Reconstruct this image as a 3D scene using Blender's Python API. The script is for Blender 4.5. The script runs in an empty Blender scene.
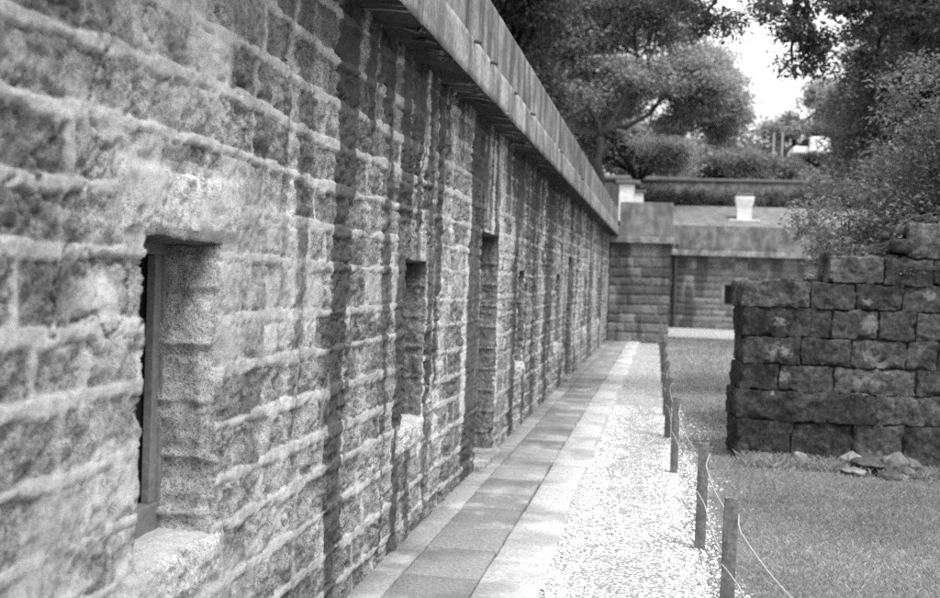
import bpy, bmesh, math, random
import numpy as np
from mathutils import Vector, Matrix

R = math.radians
SC = bpy.context.scene
COL = SC.collection
rng = np.random.default_rng(11)
random.seed(5)

# ------------------------------------------------------------------ numpy noise
def _hash(i, j, k, seed):
    h = (i.astype(np.int64) * 374761393 + j.astype(np.int64) * 668265263 + k.astype(np.int64) * 2147483647 + seed * 1274126177) & 0xFFFFFFFF
    h = ((h ^ (h >> 13)) * 1274126177) & 0xFFFFFFFF
    h = ((h ^ (h >> 15)) * 2246822519) & 0xFFFFFFFF
    return ((h ^ (h >> 16)) & 0xFFFFFF) / float(0xFFFFFF)

def vn(x, y, z=0.0, seed=0):
    x, y, z = np.broadcast_arrays(np.asarray(x, float), np.asarray(y, float), np.asarray(z, float))
    i, j, k = np.floor(x), np.floor(y), np.floor(z)
    fx, fy, fz = x - i, y - j, z - k
    fx, fy, fz = [f * f * f * (f * (f * 6 - 15) + 10) for f in (fx, fy, fz)]
    i, j, k = i.astype(np.int64), j.astype(np.int64), k.astype(np.int64)
    def c(a, b, d): return _hash(i + a, j + b, k + d, seed)
    a0 = c(0,0,0) * (1-fx) + c(1,0,0) * fx
    a1 = c(0,1,0) * (1-fx) + c(1,1,0) * fx
    b0 = c(0,0,1) * (1-fx) + c(1,0,1) * fx
    b1 = c(0,1,1) * (1-fx) + c(1,1,1) * fx
    a = a0 * (1-fy) + a1 * fy
    b = b0 * (1-fy) + b1 * fy
    return a * (1-fz) + b * fz            # 0..1

def fbm(x, y, z=0.0, o=4, seed=0):
    s = 0.0; a = 0.5; t = 0.0
    for q in range(o):
        s = s + a * vn(np.asarray(x) * 2**q + 17.3*q, np.asarray(y) * 2**q + 5.1*q, np.asarray(z) * 2**q, seed + q)
        t += a; a *= 0.5
    return s / t

def ss(a, b, x):
    t = np.clip((x - a) / (b - a), 0, 1)
    return t * t * (3 - 2 * t)

# ------------------------------------------------------------------ object helpers
def props(o, label=None, cat=None, group=None, kind=None):
    if label: o['label'] = label
    if cat: o['category'] = cat
    if group: o['group'] = group
    if kind: o['kind'] = kind
    return o

def thing(name, label, cat, loc=(0, 0, 0), group=None):
    o = bpy.data.objects.new(name, None)
    COL.objects.link(o)
    o.location = loc
    o.empty_display_size = 0.2
    return props(o, label, cat, group)

def wloc(o):
    p = Vector((0, 0, 0))
    while o is not None:
        p = p + o.location
        o = o.parent
    return p

def mk(name, V, F, mat, parent=None, attrs=None, smooth=False, loc=None):
    """one mesh object from world-space vertices; F an int array or a list of polygons"""
    V = np.asarray(V, float).reshape(-1, 3)
    if parent is not None:
        V = V - np.array(wloc(parent))[None, :]
    elif loc is not None:
        V = V - np.array(loc)[None, :]
    me = bpy.data.meshes.new(name)
    if isinstance(F, np.ndarray):
        n, k = F.shape
        me.vertices.add(len(V)); me.vertices.foreach_set('co', V.ravel())
        me.loops.add(n * k); me.loops.foreach_set('vertex_index', F.ravel().astype(np.int32))
        me.polygons.add(n)
        me.polygons.foreach_set('loop_start', np.arange(0, n * k, k, dtype=np.int32))
        me.polygons.foreach_set('loop_total', np.full(n, k, dtype=np.int32))
        me.update(calc_edges=True)
    else:
        me.from_pydata([tuple(v) for v in V], [], [tuple(int(i) for i in f) for f in F])
        me.update()
    if attrs:
        for a, val in attrs.items():
            at = me.attributes.new(a, 'FLOAT', 'POINT')
            at.data.foreach_set('value', np.asarray(val, np.float32).ravel())
    if smooth:
        me.polygons.foreach_set('use_smooth', np.ones(len(me.polygons), bool))
    me.materials.append(mat)
    o = bpy.data.objects.new(name, me)
    COL.objects.link(o)
    if parent is not None: o.parent = parent
    elif loc is not None: o.location = loc
    return o

class MB:
    """collects shapes for ONE mesh"""
    def __init__(s): s.V = []; s.F = []; s.n = 0
    def add(s, V, F):
        V = np.asarray(V, float).reshape(-1, 3)
        s.V.append(V)
        for f in F: s.F.append(tuple(int(i) + s.n for i in f))
        s.n += len(V); return s
    def box(s, lo, hi, bev=0.0, jit=0.0, rot=0.0):
        lo = np.array(lo, float); hi = np.array(hi, float); c = (lo + hi) / 2; h = (hi - lo) / 2
        bm = bmesh.new(); bmesh.ops.create_cube(bm, size=2.0)
        for v in bm.verts: v.co = Vector((v.co.x * h[0], v.co.y * h[1], v.co.z * h[2]))
        if bev > 0:
            bmesh.ops.bevel(bm, geom=bm.edges[:], offset=bev, segments=2, affect='EDGES', profile=0.6)
        M = Matrix.Rotation(rot, 3, 'Z')
        bm.verts.index_update()
        V = [M @ v.co + Vector(c) for v in bm.verts]
        if jit: V = [v + Vector((random.uniform(-jit, jit), random.uniform(-jit, jit), random.uniform(-jit, jit))) for v in V]
        F = [[v.index for v in f.verts] for f in bm.faces]
        bm.free()
        return s.add([tuple(v) for v in V], F)
    def tube(s, pts, radii, n=7):
        V, F = tube(pts, radii, n); return s.add(V, F)
    def build(s, name, mat, parent=None, smooth=False, loc=None, attrs=None):
        return mk(name, np.concatenate(s.V), s.F, mat, parent, attrs, smooth, loc)

def tube(pts, radii, n=7):
    P = [Vector(p) for p in pts]
    V = []; F = []
    up = Vector((0.31, 0.2, 0.93))
    for i, p in enumerate(P):
        d = (P[min(i+1, len(P)-1)] - P[max(i-1, 0)]).normalized()
        a = d.cross(up)
        if a.length < 1e-3: a = d.cross(Vector((1, 0, 0)))
        a.normalize(); b = d.cross(a)
        for k in range(n):
            t = 2 * math.pi * k / n
            V.append(tuple(p + (a * math.cos(t) + b * math.sin(t)) * radii[i]))
    for i in range(len(P) - 1):
        for k in range(n):
            k2 = (k + 1) % n
            F.append((i*n + k, i*n + k2, (i+1)*n + k2, (i+1)*n + k))
    F.append(tuple(range(n))[::-1]); F.append(tuple((len(P)-1)*n + k for k in range(n)))
    return V, F

# ------------------------------------------------------------------ materials
class NT:
    def __init__(s, name):
        s.m = bpy.data.materials.new(name); s.m.use_nodes = True
        s.t = s.m.node_tree; s.t.nodes.clear()
        s.out = s.t.nodes.new('ShaderNodeOutputMaterial')
        s.p = s.t.nodes.new('ShaderNodeBsdfPrincipled')
        s.p.inputs['Roughness'].default_value = 0.9
        s.p.inputs['Specular IOR Level'].default_value = 0.25
        s.t.links.new(s.p.outputs[0], s.out.inputs[0])
        s.tc = s.t.nodes.new('ShaderNodeTexCoord')
        s.co = s.tc.outputs['Object']
    def lk(s, a, b): s.t.links.new(a, b)
    def val(s, x, inp):
        if isinstance(x, (int, float)): inp.default_value = x
        else: s.lk(x, inp)
    def math(s, op, a, b=0.0, c=0.0, clamp=False):
        n = s.t.nodes.new('ShaderNodeMath'); n.operation = op; n.use_clamp = clamp
        s.val(a, n.inputs[0]); s.val(b, n.inputs[1]); s.val(c, n.inputs[2]); return n.outputs[0]
    def map(s, x, a, b, c=0.0, d=1.0, smooth=True):
        n = s.t.nodes.new('ShaderNodeMapRange'); n.interpolation_type = 'SMOOTHSTEP' if smooth else 'LINEAR'
        s.val(x, n.inputs[0])
        for i, v in enumerate((a, b, c, d)): s.val(v, n.inputs[i+1])
        return n.outputs[0]
    def scaled(s, sx, sy, sz):
        n = s.t.nodes.new('ShaderNodeMapping'); n.inputs['Scale'].default_value = (sx, sy, sz)
        s.lk(s.co, n.inputs['Vector']); return n.outputs[0]
    def noise(s, scale, det=4, rough=0.55, vec=None, dist=0.0):
        n = s.t.nodes.new('ShaderNodeTexNoise'); n.inputs['Scale'].default_value = scale
        n.inputs['Detail'].default_value = det; n.inputs['Roughness'].default_value = rough
        n.inputs['Distortion'].default_value = dist
        s.lk(vec if vec is not None else s.co, n.inputs['Vector']); return n.outputs[0]
    def voro(s, scale, feature='F1', out='Distance', vec=None):
        n = s.t.nodes.new('ShaderNodeTexVoronoi'); n.feature = feature; n.inputs['Scale'].default_value = scale
        s.lk(vec if vec is not None else s.co, n.inputs['Vector']); return n.outputs[out]
    def attr(s, a):
        n = s.t.nodes.new('ShaderNodeAttribute'); n.attribute_name = a; return n.outputs['Fac']
    def mix(s, f, a, b):      # scalar mix a..b
        return s.math('ADD', s.math('MULTIPLY', a, s.math('SUBTRACT', 1.0, f)), s.math('MULTIPLY', b, f))
    def col(s, v):
        n = s.t.nodes.new('ShaderNodeCombineColor')
        for i in range(3): s.val(v, n.inputs[i])
        s.lk(n.outputs[0], s.p.inputs['Base Color'])
    def bump(s, h, strength=0.5, dist=0.01):
        n = s.t.nodes.new('ShaderNodeBump'); n.inputs['Strength'].default_value = strength
        n.inputs['Distance'].default_value = dist; s.lk(h, n.inputs['Height'])
        s.lk(n.outputs[0], s.p.inputs['Normal'])

def m_wall(name, stone=0.345, mortar=0.43, dark=0.035, limec=0.5):
    t = NT(name)
    n1 = t.noise(38, 6, 0.62); n2 = t.noise(7, 5); n3 = t.noise(130, 3, 0.7)
    def edge(a, amp=0.7, lo=0.2, hi=0.85):
        x = t.math('ADD', t.attr(a), t.math('MULTIPLY', t.math('SUBTRACT', n1, 0.5), amp))
        x = t.math('ADD', x, t.math('MULTIPLY', t.math('SUBTRACT', n2, 0.5), 0.5))
        return t.map(x, lo, hi)
    mo = edge('mortar')
    v = t.mix(mo, t.math('MULTIPLY', t.attr('tone'), stone), mortar)
    v = t.math('MULTIPLY', v, t.map(n2, 0.25, 0.75, 0.68, 1.25, False))
    n4 = t.noise(30, 9, 0.78)
    gr = t.mix(mo, t.map(n4, .3, .7, .55, 1.4, False), t.map(n4, .3, .7, .85, 1.12, False))
    v = t.math('MULTIPLY', v, gr)
    pits = t.mix(mo, t.map(n3, 0.38, 0.5, 0.35, 1.05), t.map(n3, 0.36, 0.44, 0.75, 1.0))
    v = t.math('MULTIPLY', v, pits)
    st = t.math('MULTIPLY', edge('stain_shade', 1.3, 0.1, 1.0), 0.9)
    v = t.mix(st, v, t.math('MULTIPLY', t.map(n1, 0.25, 0.75, 0.5, 1.8, False), dark))
    li = edge('lime', 0.7, 0.4, 0.75)
    v = t.mix(li, v, t.math('MULTIPLY', t.map(n2, 0.2, 0.8, 0.85, 1.1, False), limec))
    t.col(v)
    h = t.math('ADD', t.math('MULTIPLY', n4, t.mix(mo, 1.0, .45)), t.math('MULTIPLY', n3, 0.3))
    t.bump(h, 1.0, 0.016)
    return t.m

def m_conc(name, base=0.3, streak=0.5, axis='z', dark=0.07, pale=0.0, joints=0.0):
    """weathered concrete; streaks run down (z) or across (x)"""
    t = NT(name)
    n1 = t.noise(30, 6, 0.6); n2 = t.noise(3.2, 5); n3 = t.noise(120, 3, .7)
    vec = t.scaled(3, 4.5, .8) if axis == 'z' else t.scaled(.9, 9, 4)
    s1 = t.noise(1.0, 5, 0.58, vec); s2 = t.noise(3.1, 4, .6, vec)
    v = t.math('MULTIPLY', t.map(n2, .3, .7, .5, 1.4, False), base)
    v = t.math('MULTIPLY', v, t.map(n1, .3, .7, .6, 1.35, False))
    k = t.math('MULTIPLY', t.map(s1, .38, .74), streak)
    v = t.mix(k, v, dark)
    k2 = t.math('MULTIPLY', t.map(s2, .54, .75), streak * .2)
    v = t.mix(k2, v, dark * 1.3)
    if pale:
        s3 = t.noise(1.7, 5, .6, vec)
        v = t.mix(t.math('MULTIPLY', t.map(s3, .60, .66), t.map(t.noise(.5, 2), .42, .6, 0, pale)), v, .55)
    v = t.math('MULTIPLY', v, t.map(n3, .36, .45, .6, 1.0))
    t.col(v)
    t.bump(t.math('ADD', n1, t.math('MULTIPLY', n3, .5)), .5, .008)
    return t.m

def m_plain(name, base, var=.3, sc=25, rough=.8, bump=.3):
    t = NT(name); n = t.noise(sc, 5, .6); n2 = t.noise(sc * .15, 3)
    v = t.math('MULTIPLY', t.map(n, .25, .75, 1 - var, 1 + var, False), base)
    t.col(t.math('MULTIPLY', v, t.map(n2, .25, .75, 1 - var * .7, 1 + var * .7, False)))
    t.p.inputs['Roughness'].default_value = rough
    if bump: t.bump(n, bump, .01)
    return t.m

def m_leaf(name, base, trans=.35, gloss=.35):
    t = NT(name)
    v = t.math('MULTIPLY', t.attr('tone'), base)
    t.col(v)
    t.p.inputs['Roughness'].default_value = .5
    t.p.inputs['Specular IOR Level'].default_value = gloss
    tr = t.t.nodes.new('ShaderNodeBsdfTranslucent')
    cc = t.t.nodes.new('ShaderNodeCombineColor')
    for i in range(3): t.lk(t.math('MULTIPLY', v, 1.1), cc.inputs[i])
    t.lk(cc.outputs[0], tr.inputs[0])
    mx = t.t.nodes.new('ShaderNodeMixShader'); mx.inputs[0].default_value = trans
    t.lk(t.p.outputs[0], mx.inputs[1]); t.lk(tr.outputs[0], mx.inputs[2]); t.lk(mx.outputs[0], t.out.inputs[0])
    return t.m

def m_slab(name, base=.25, pale=.55):
    t = NT(name)
    n1 = t.noise(45, 6, .65); n2 = t.noise(2.3, 5, .6); n3 = t.noise(160, 2, .7)
    v = t.math('MULTIPLY', t.attr('tone'), base)
    v = t.math('MULTIPLY', v, t.map(n1, .3, .7, .65, 1.35, False))
    v = t.mix(t.math('MULTIPLY', t.map(n2, .52, .64), pale), v, base * (1.9 if pale > .4 else 1.25))       # dried pale water marks
    v = t.mix(t.math('MULTIPLY', t.map(t.noise(1.9, 5), .48, .66), .6), v, base * .45)
    v = t.math('MULTIPLY', v, t.map(n3, .34, .46, .55, 1.0))
    t.col(v); t.bump(t.math('ADD', n1, n3), .35, .006)
    return t.m

def m_gravel(name, base=.72):
    t = NT(name)
    vv = t.voro(42); vc = t.voro(42, out='Color'); v2 = t.voro(17)
    n = t.noise(3, 5, .6); nn = t.noise(60, 4)
    sep = t.t.nodes.new('ShaderNodeSeparateColor'); t.lk(vc, sep.inputs[0])
    v = t.math('MULTIPLY', t.map(sep.outputs[0], 0, 1, .62, 1.15, False), base)
    v = t.math('MULTIPLY', v, t.map(vv, .25, .7, 1.05, .5))
    v = t.math('MULTIPLY', v, t.map(nn, .3, .7, .8, 1.15, False))
    v = t.mix(t.math('MULTIPLY', t.map(n, .56, .72), .55), v, .3)
    t.col(v)
    t.bump(t.math('SUBTRACT', 1.0, vv), .7, .02)
    return t.m

def m_soil(name, base=.12):
    t = NT(name)
    n = t.noise(18, 6, .65); n2 = t.noise(.9, 5, .6); n3 = t.noise(90, 4, .7)
    v = t.math('MULTIPLY', t.map(n, .25, .75, .6, 1.4, False), base)
    v = t.math('MULTIPLY', v, t.map(n2, .3, .7, .7, 1.35, False))
    v = t.math('MULTIPLY', v, t.map(n3, .3, .7, .6, 1.4, False))
    t.col(v); t.bump(t.math('ADD', n, n3), .8, .03)
    return t.m

def m_ruin(name):
    t = NT(name)
    n1 = t.noise(26, 7, .66); n2 = t.noise(4.5, 5, .6); n3 = t.noise(110, 3, .7)
    v = t.math('MULTIPLY', t.attr('tone'), t.map(n1, .3, .7, .25, 1.9, False))
    v = t.math('MULTIPLY', v, t.map(n2, .32, .68, .35, 1.75, False))
    v = t.math('MULTIPLY', v, t.map(n3, .36, .48, .35, 1.1))
    lich = t.map(t.math('ADD', t.attr('lime'), t.math('MULTIPLY', t.math('SUBTRACT', n1, .5), 1.1)), .45, .75)
    v = t.mix(t.math('MULTIPLY', lich, .6), v, .24)
    spots = t.map(t.noise(11, 6, .7), .655, .72)
    v = t.mix(t.math('MULTIPLY', spots, .55), v, .26)
    t.col(v)
    t.bump(t.math('ADD', n1, t.math('MULTIPLY', n3, .5)), .9, .02)
    return t.m

def m_dark(name, base=.02, rough=.6):
    t = NT(name); t.col(t.math('MULTIPLY', t.noise(20), base * 2)); t.p.inputs['Roughness'].default_value = rough
    return t.m

M = dict(
    wall=m_wall('weathered stone wall'), farwall=m_wall('far stone wall', .17, .27, .05, .4),
    fascia=m_conc('fascia concrete', .33, .9, dark=.06), parapet=m_conc('parapet concrete', .25, 1.0, dark=.045),
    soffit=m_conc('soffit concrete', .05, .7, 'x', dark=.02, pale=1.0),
    farconc=m_conc('far concrete', .22, .85), roofc=m_conc('roof concrete', .19, .35),
    frame=m_plain('window frame paint', .15, .25, 40, .55), black_sheet=m_dark('dark pane', .006, .35),
    doorw=m_plain('dark door wood', .035, .4, 30), iron=m_plain('rusty iron', .06, .5, 60),
    slab=m_slab('paving stone', .235), kerb=m_slab('kerb stone', .46, .25), gravel=m_gravel('pale gravel', .58),
    pebble=m_leaf('pebble', .74, 0.0, .2), soil=m_soil('soil', .2), bed=m_soil('joint earth', .06),
    grass=m_leaf('grass', .33, .35, .2), ruin=m_ruin('old dark masonry'), rubble=m_plain('rubble stone', .26, .6, 18),
    post=m_plain('weathered post', .13, .45, 50), rope=m_plain('rope', .34, .3, 150),
    white=m_plain('limewash', .66, .22, 9), cap=m_plain('chimney cap', .16, .4, 20),
    bark=m_plain('bark', .02, .5, 14), leafA=m_leaf('broad crown leaf', .30, .42), leafB=m_leaf('dark crown leaf', .10),
    leafC=m_leaf('shrub leaf', .19, .35, .5), leafD=m_leaf('hedge leaf', .08), twig=m_plain('twig', .07, .4, 60),
    hill=m_soil('hill earth', .07), wpaint=m_plain('white van paint', .8, .05, 5, .4, 0), tyre=m_plain('tyre', .02, .2, 30),
)

# ------------------------------------------------------------------ stone pattern
def pattern(Y, Z, seed, h0=.192, z0=0.0, z1=3.4, lmin=.28, lmax=.56, wob=.03, mw=.024, soft=0.0):
    r = np.random.default_rng(seed)
    b = [z0 - .05]
    while b[-1] < z1: b.append(b[-1] + h0 * r.uniform(.84, 1.18))
    b = np.array(b)
    Zw = Z + wob * (fbm(Y * .9, Z * .9, 0, 3, seed + 1) - .5) * 2 + .012 * (vn(Y * 6, Z * 6, 0, seed + 7) - .5)
    Yw = Y + wob * (fbm(Y * 1.3, Z * 1.7, 5, 3, seed + 2) - .5) * 2 + .012 * (vn(Y * 6, Z * 6, 3, seed + 8) - .5)
    k = np.clip(np.searchsorted(b, Zw) - 1, 0, len(b) - 2)
    dz = np.minimum(Zw - b[k], b[k+1] - Zw)
    dy = np.zeros_like(dz); bid = np.zeros_like(dz)
    lo, hi = Y.min() - 1, Y.max() + 1
    for q in range(len(b) - 1):
        j = [lo + r.uniform(0, lmax)]
        while j[-1] < hi: j.append(j[-1] + r.uniform(lmin, lmax))
        j = np.array([lo - 2] + j); m = k == q
        if not m.any(): continue
        i = np.clip(np.searchsorted(j, Yw[m]) - 1, 0, len(j) - 2)
        dy[m] = np.minimum(Yw[m] - j[i], j[i+1] - Yw[m]); bid[m] = i + q * 977
    d = np.minimum(dz, dy)
    d = np.where(np.abs(dz - dy) < .03, d - .25 * (.03 - np.abs(dz - dy)), d)
    tone = .72 + .6 * _hash(bid.astype(np.int64), bid.astype(np.int64) * 3, bid.astype(np.int64) * 7, seed)
    w = mw * (0.35 + 1.5 * fbm(Y * 2.2, Z * 2.2, 9, 3, seed + 3))
    er = soft * (fbm(Y * 10, Z * 10, 4, 5, seed + 4) - .5)
    vj = np.where(dy < dz, .25 + .75 * _hash((bid * 3).astype(np.int64), bid.astype(np.int64), k.astype(np.int64), seed + 6), 1.0) if soft else 1.0
    lo_, hi_ = (w * .65, w * 1.45) if soft else (w * .75, w * 1.35)
    mort = np.maximum(1 - ss(lo_, hi_, dz + er), (1 - ss(lo_ * .8, hi_ * .8, dy + er)) * vj)
    d = np.maximum(d + er * .6, 0)
    return d, dz, dy, mort, tone, bid, w

OPEN = []  # openings of the long wall: (y0, y1, z0, z1, kind)
for y in (2.815, 5.97, 10.87, 14.8, 20.3, 24.6): OPEN.append((y, y + .53, .70, 1.69, 'window'))
for y in (8.55, 16.6): OPEN.append((y, y + .9, .02, 1.98, 'door'))
WX = -1.47

def streaks(Y, Z):
    """hand-placed stains: (y, half width, z bottom, z top, strength)"""
    wob = .05 * (fbm(Y * .6, Z * 2.5, 1, 3, 51) - .5) * 2
    rag = .6 + .8 * fbm(Y * 9, Z * 5, 2, 3, 52)
    s = np.zeros_like(Y)
    for (yc, hw, zb, zt, k) in ((3.95, .05, 1.35, 2.9, .75), (4.1, .09, .85, 1.75, .75), (3.86, .10, 1.7, 2.05, .6), (4.58, .14, .35, 1.5, .9),
        (4.5, .05, 1.4, 2.9, .6), (4.98, .10, .45, 1.95, .5), (5.24, .09, .6, 1.9, .45), (5.28, .07, 1.8, 2.9, .7), (4.75, .04, 1.9, 2.9, .6), (5.72, .04, 1.1, 2.3, .45),
        (6.75, .06, 1.0, 2.3, .45), (7.25, .07, .8, 2.9, .55), (7.75, .10, .7, 2.2, .7), (8.2, .12, .3, 2.9, .75), (8.62, .10, 0, 2.9, .85),
        (10.5, .35, .35, 1.85, .9), (9.9, .1, .2, 1.5, .6), (11.1, .15, .4, 2.7, .6), (12.5, .2, .2, 2.8, .8), (13.3, .2, .5, 2.8, .7), (14.2, .25, .3, 2.8, .8)):
        u = np.abs(Y + wob * .7 * (1 + yc * .08) + .10 * hw * 6 * (fbm(Y * 2, Z * 5, yc, 4, 54) - .5) - yc) / hw
        e = (1 - ss(.35, 1.35, u * (1.3 - .35 * rag))) * ss(zb - .15, zb + .12, Z + .25 * (rag - 1)) * (1 - ss(zt - .1, zt + .15, Z + .25 * (rag - 1)))
        s = np.maximum(s, .88 * e * k * (.35 + 1.0 * fbm(Y * 7, Z * 1.1, yc, 4, 53)))
    return s

def long_wall_fields(Y, Z):
    d, dz, dy, mort, tone, bid, w = pattern(Y, Z, 3, wob=.022, mw=.019, soft=.034, lmin=.20, lmax=.50)
    # dressed lintels and sills over and under the openings: one long stone each
    prot = np.zeros_like(Y)
    for (y0, y1, z0, z1, kd) in OPEN:
        if kd == 'window':
            for (a0, a1, c0, c1, tn, up) in ((y0 - .14, y1 + .13, z1 + .005, z1 + .21, 1.85 if y0 < 4 else 1.15, .022 if y0 < 4 else .002), (y0 - .08, y1 + .06, z0 - .16, z0 + .005, 1.75, .022)):
                q = np.minimum(np.minimum(Y - a0, a1 - Y), np.minimum(Z - c0, c1 - Z)) + .02 * (fbm(Y * 8, Z * 8, 1, 3, 77) - .5)
                inside = q > -.03
                mort = np.where(inside, np.where(q > 0, 0, .75), mort); d = np.where(inside, np.abs(q) + .01, d); tone = np.where(q > 0, tn, tone)
                prot = np.maximum(prot, up * ss(-.01, .03, q))
    smear = ss(.56, .66, fbm(Y * 1.1, Z * 1.3, 4, 4, 31) + .10 * ss(1.6, 2.4, Z) * (1 - ss(3.4, 4.4, Y)) + .05 * (1 - ss(3.2, 4.5, Y)))
    mort2 = np.maximum(mort, smear * (.3 + .9 * fbm(Y * 5, Z * 5, 1, 3, 33)))
    rough = fbm(Y * 9, Z * 9, 2, 5, 41) - .5
    rough2 = fbm(Y * 28, Z * 28, 2, 3, 43) - .5
    rough3 = fbm(Y * 62, Z * 62, 2, 2, 44) - .5
    pit = ss(.57, .68, fbm(Y * 20, Z * 20, 6, 3, 45))
    bodge = _hash(bid.astype(np.int64), bid.astype(np.int64) * 5, bid.astype(np.int64), 5) - .5
    blk = -.011 + .007 * ss(.0, .09, d) + .034 * rough + .026 * rough2 + .014 * rough3 - .012 * pit + .010 * bodge
    mor = -.004 + .016 * rough + .010 * rough2 + .006 * rough3
    disp = blk * (1 - mort2) + mor * mort2 + prot * .8
    disp = disp - .009 * np.exp(-((mort - .45) / .25) ** 2) * (.2 + 1.2 * fbm(Y * 4, Z * 4, 3, 3, 46)) - .020 * (1 - ss(.0, .022, np.abs(fbm(Y * 6, Z * 6, 3, 4, 47) - .5))) * (1 - mort2) * ss(.45, .6, fbm(Y * 2, Z * 2, 2, 2, 48))
    # cracks and lost flakes
    cr = np.abs(fbm(Y * 2.6, Z * 2.6, 7, 4, 61) - .5)
    cm = ss(.55, .7, fbm(Y * 1.1, Z * 1.1, 8, 2, 63))
    disp = disp - .030 * (1 - ss(.0, .010, cr)) * cm - .016 * ss(.60, .64, fbm(Y * 5, Z * 5, 12, 4, 64)) * (1 - .7 * mort2)
    # large unevenness
    disp = disp + .022 * (fbm(Y * .8, Z * .9, 3, 2, 71) - .5)
    # ---- stains
    sy = fbm(Y * 3.4 + .16 * (fbm(Y * .7, Z * 1.6, 1, 3, 81) - .5), Y * 0 + Z * .16, 1, 5, 82)
    far = ss(3.25, 4.8, Y)
    ln = vn(Y * 2.3, 0, 0, 84)
    st = ss(.44, .64, sy + .05 * (Z - 1.4) - .05 * (1 - far) + .02 * far + .10 * (ln - .5) + .10 * (fbm(Y * 9, Z * 1.3, 3, 3, 88) - .5) + .07 * (fbm(Y * 22, Z * 6, 5, 3, 90) - .5)) * (.40 + .55 * far)
    top = ss(1.85, 2.65, Z + .7 * (fbm(Y * 2.4, Z * .4, 0, 4, 85) - .5)) * ss(3.6, 5.0, Y) * (.45 + .75 * ss(.40, .58, fbm(Y * 6, Z * .5, 2, 4, 89)))
    blot = ss(.50, .66, fbm(Y * 2.6, Z * 1.7, 6, 4, 86) + .10 * ss(1.9, 2.4, Z) * (1 - ss(2.7, 3.2, Y))) * .62
    foot = ss(.55, .0, Z + .3 * (fbm(Y * 2, Z * 2, 6, 3, 87) - .5)) * .35 if False else (1 - ss(.0, .5, Z + .3 * (fbm(Y * 2, Z * 2, 6, 3, 87) - .5))) * .4
    stain_shade = np.clip(np.maximum.reduce([st, top, blot, foot, streaks(Y, Z)]), 0, 1)
    stain_shade = stain_shade * (1 - .45 * mort * (1 - ss(.6, .9, stain_shade)))
    for (y0, y1, z0, z1, kd) in OPEN:   # the pale stones above and below each window have stayed clean
        if kd == 'window':
            q = np.minimum(np.minimum(Y - y0 + .10, y1 + .06 - Y), np.minimum(Z - z0 + .16, z0 - Z + .02))
            stain_shade = stain_shade * (1 - .8 * ss(-.02, .02, q))
            q = np.minimum(np.minimum(Y - y0 + .14, y1 + .13 - Y), np.minimum(Z - z1, z1 + .21 - Z))
            stain_shade = stain_shade * (1 - (.75 if y0 < 4 else .2) * ss(-.02, .02, q))
    # ---- lime runs
    ly = fbm(Y * 4.2 + .09 * (fbm(Y, Z * 1.3, 1, 3, 91) - .5), Z * .22, 3, 5, 92)
    lime = ss(.56, .72, ly + .01 * far + .10 * (fbm(Y * 5, Z * 5, 4, 3, 95) - .5)) * (.35 + .45 * far) * ss(.2, .6, Z)
    for (yc, hw, zb, zt) in ((4.83, .05, .5, 1.5), (9.75, .12, 1.5, 2.85), (9.95, .06, .4, 1.9), (12.95, .1, .3, 2.6), (11.4, .08, .5, 2.0), (7.0, .1, .7, 2.1)):
        u = np.abs(Y - yc + .025 * (fbm(Y * 0, Z * 2.4, yc, 3, 93) - .5)) / hw
        lime = np.maximum(lime, (1 - ss(.5, 1.1, u)) * ss(zb, zb + .2, Z) * (1 - ss(zt - .1, zt, Z)) * ss(.25, .75, fbm(Y * 9, Z * 5, yc, 4, 96)))
    stain_shade = stain_shade * (1 - lime * .9)
    return disp, mort2, tone, stain_shade, lime

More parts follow.
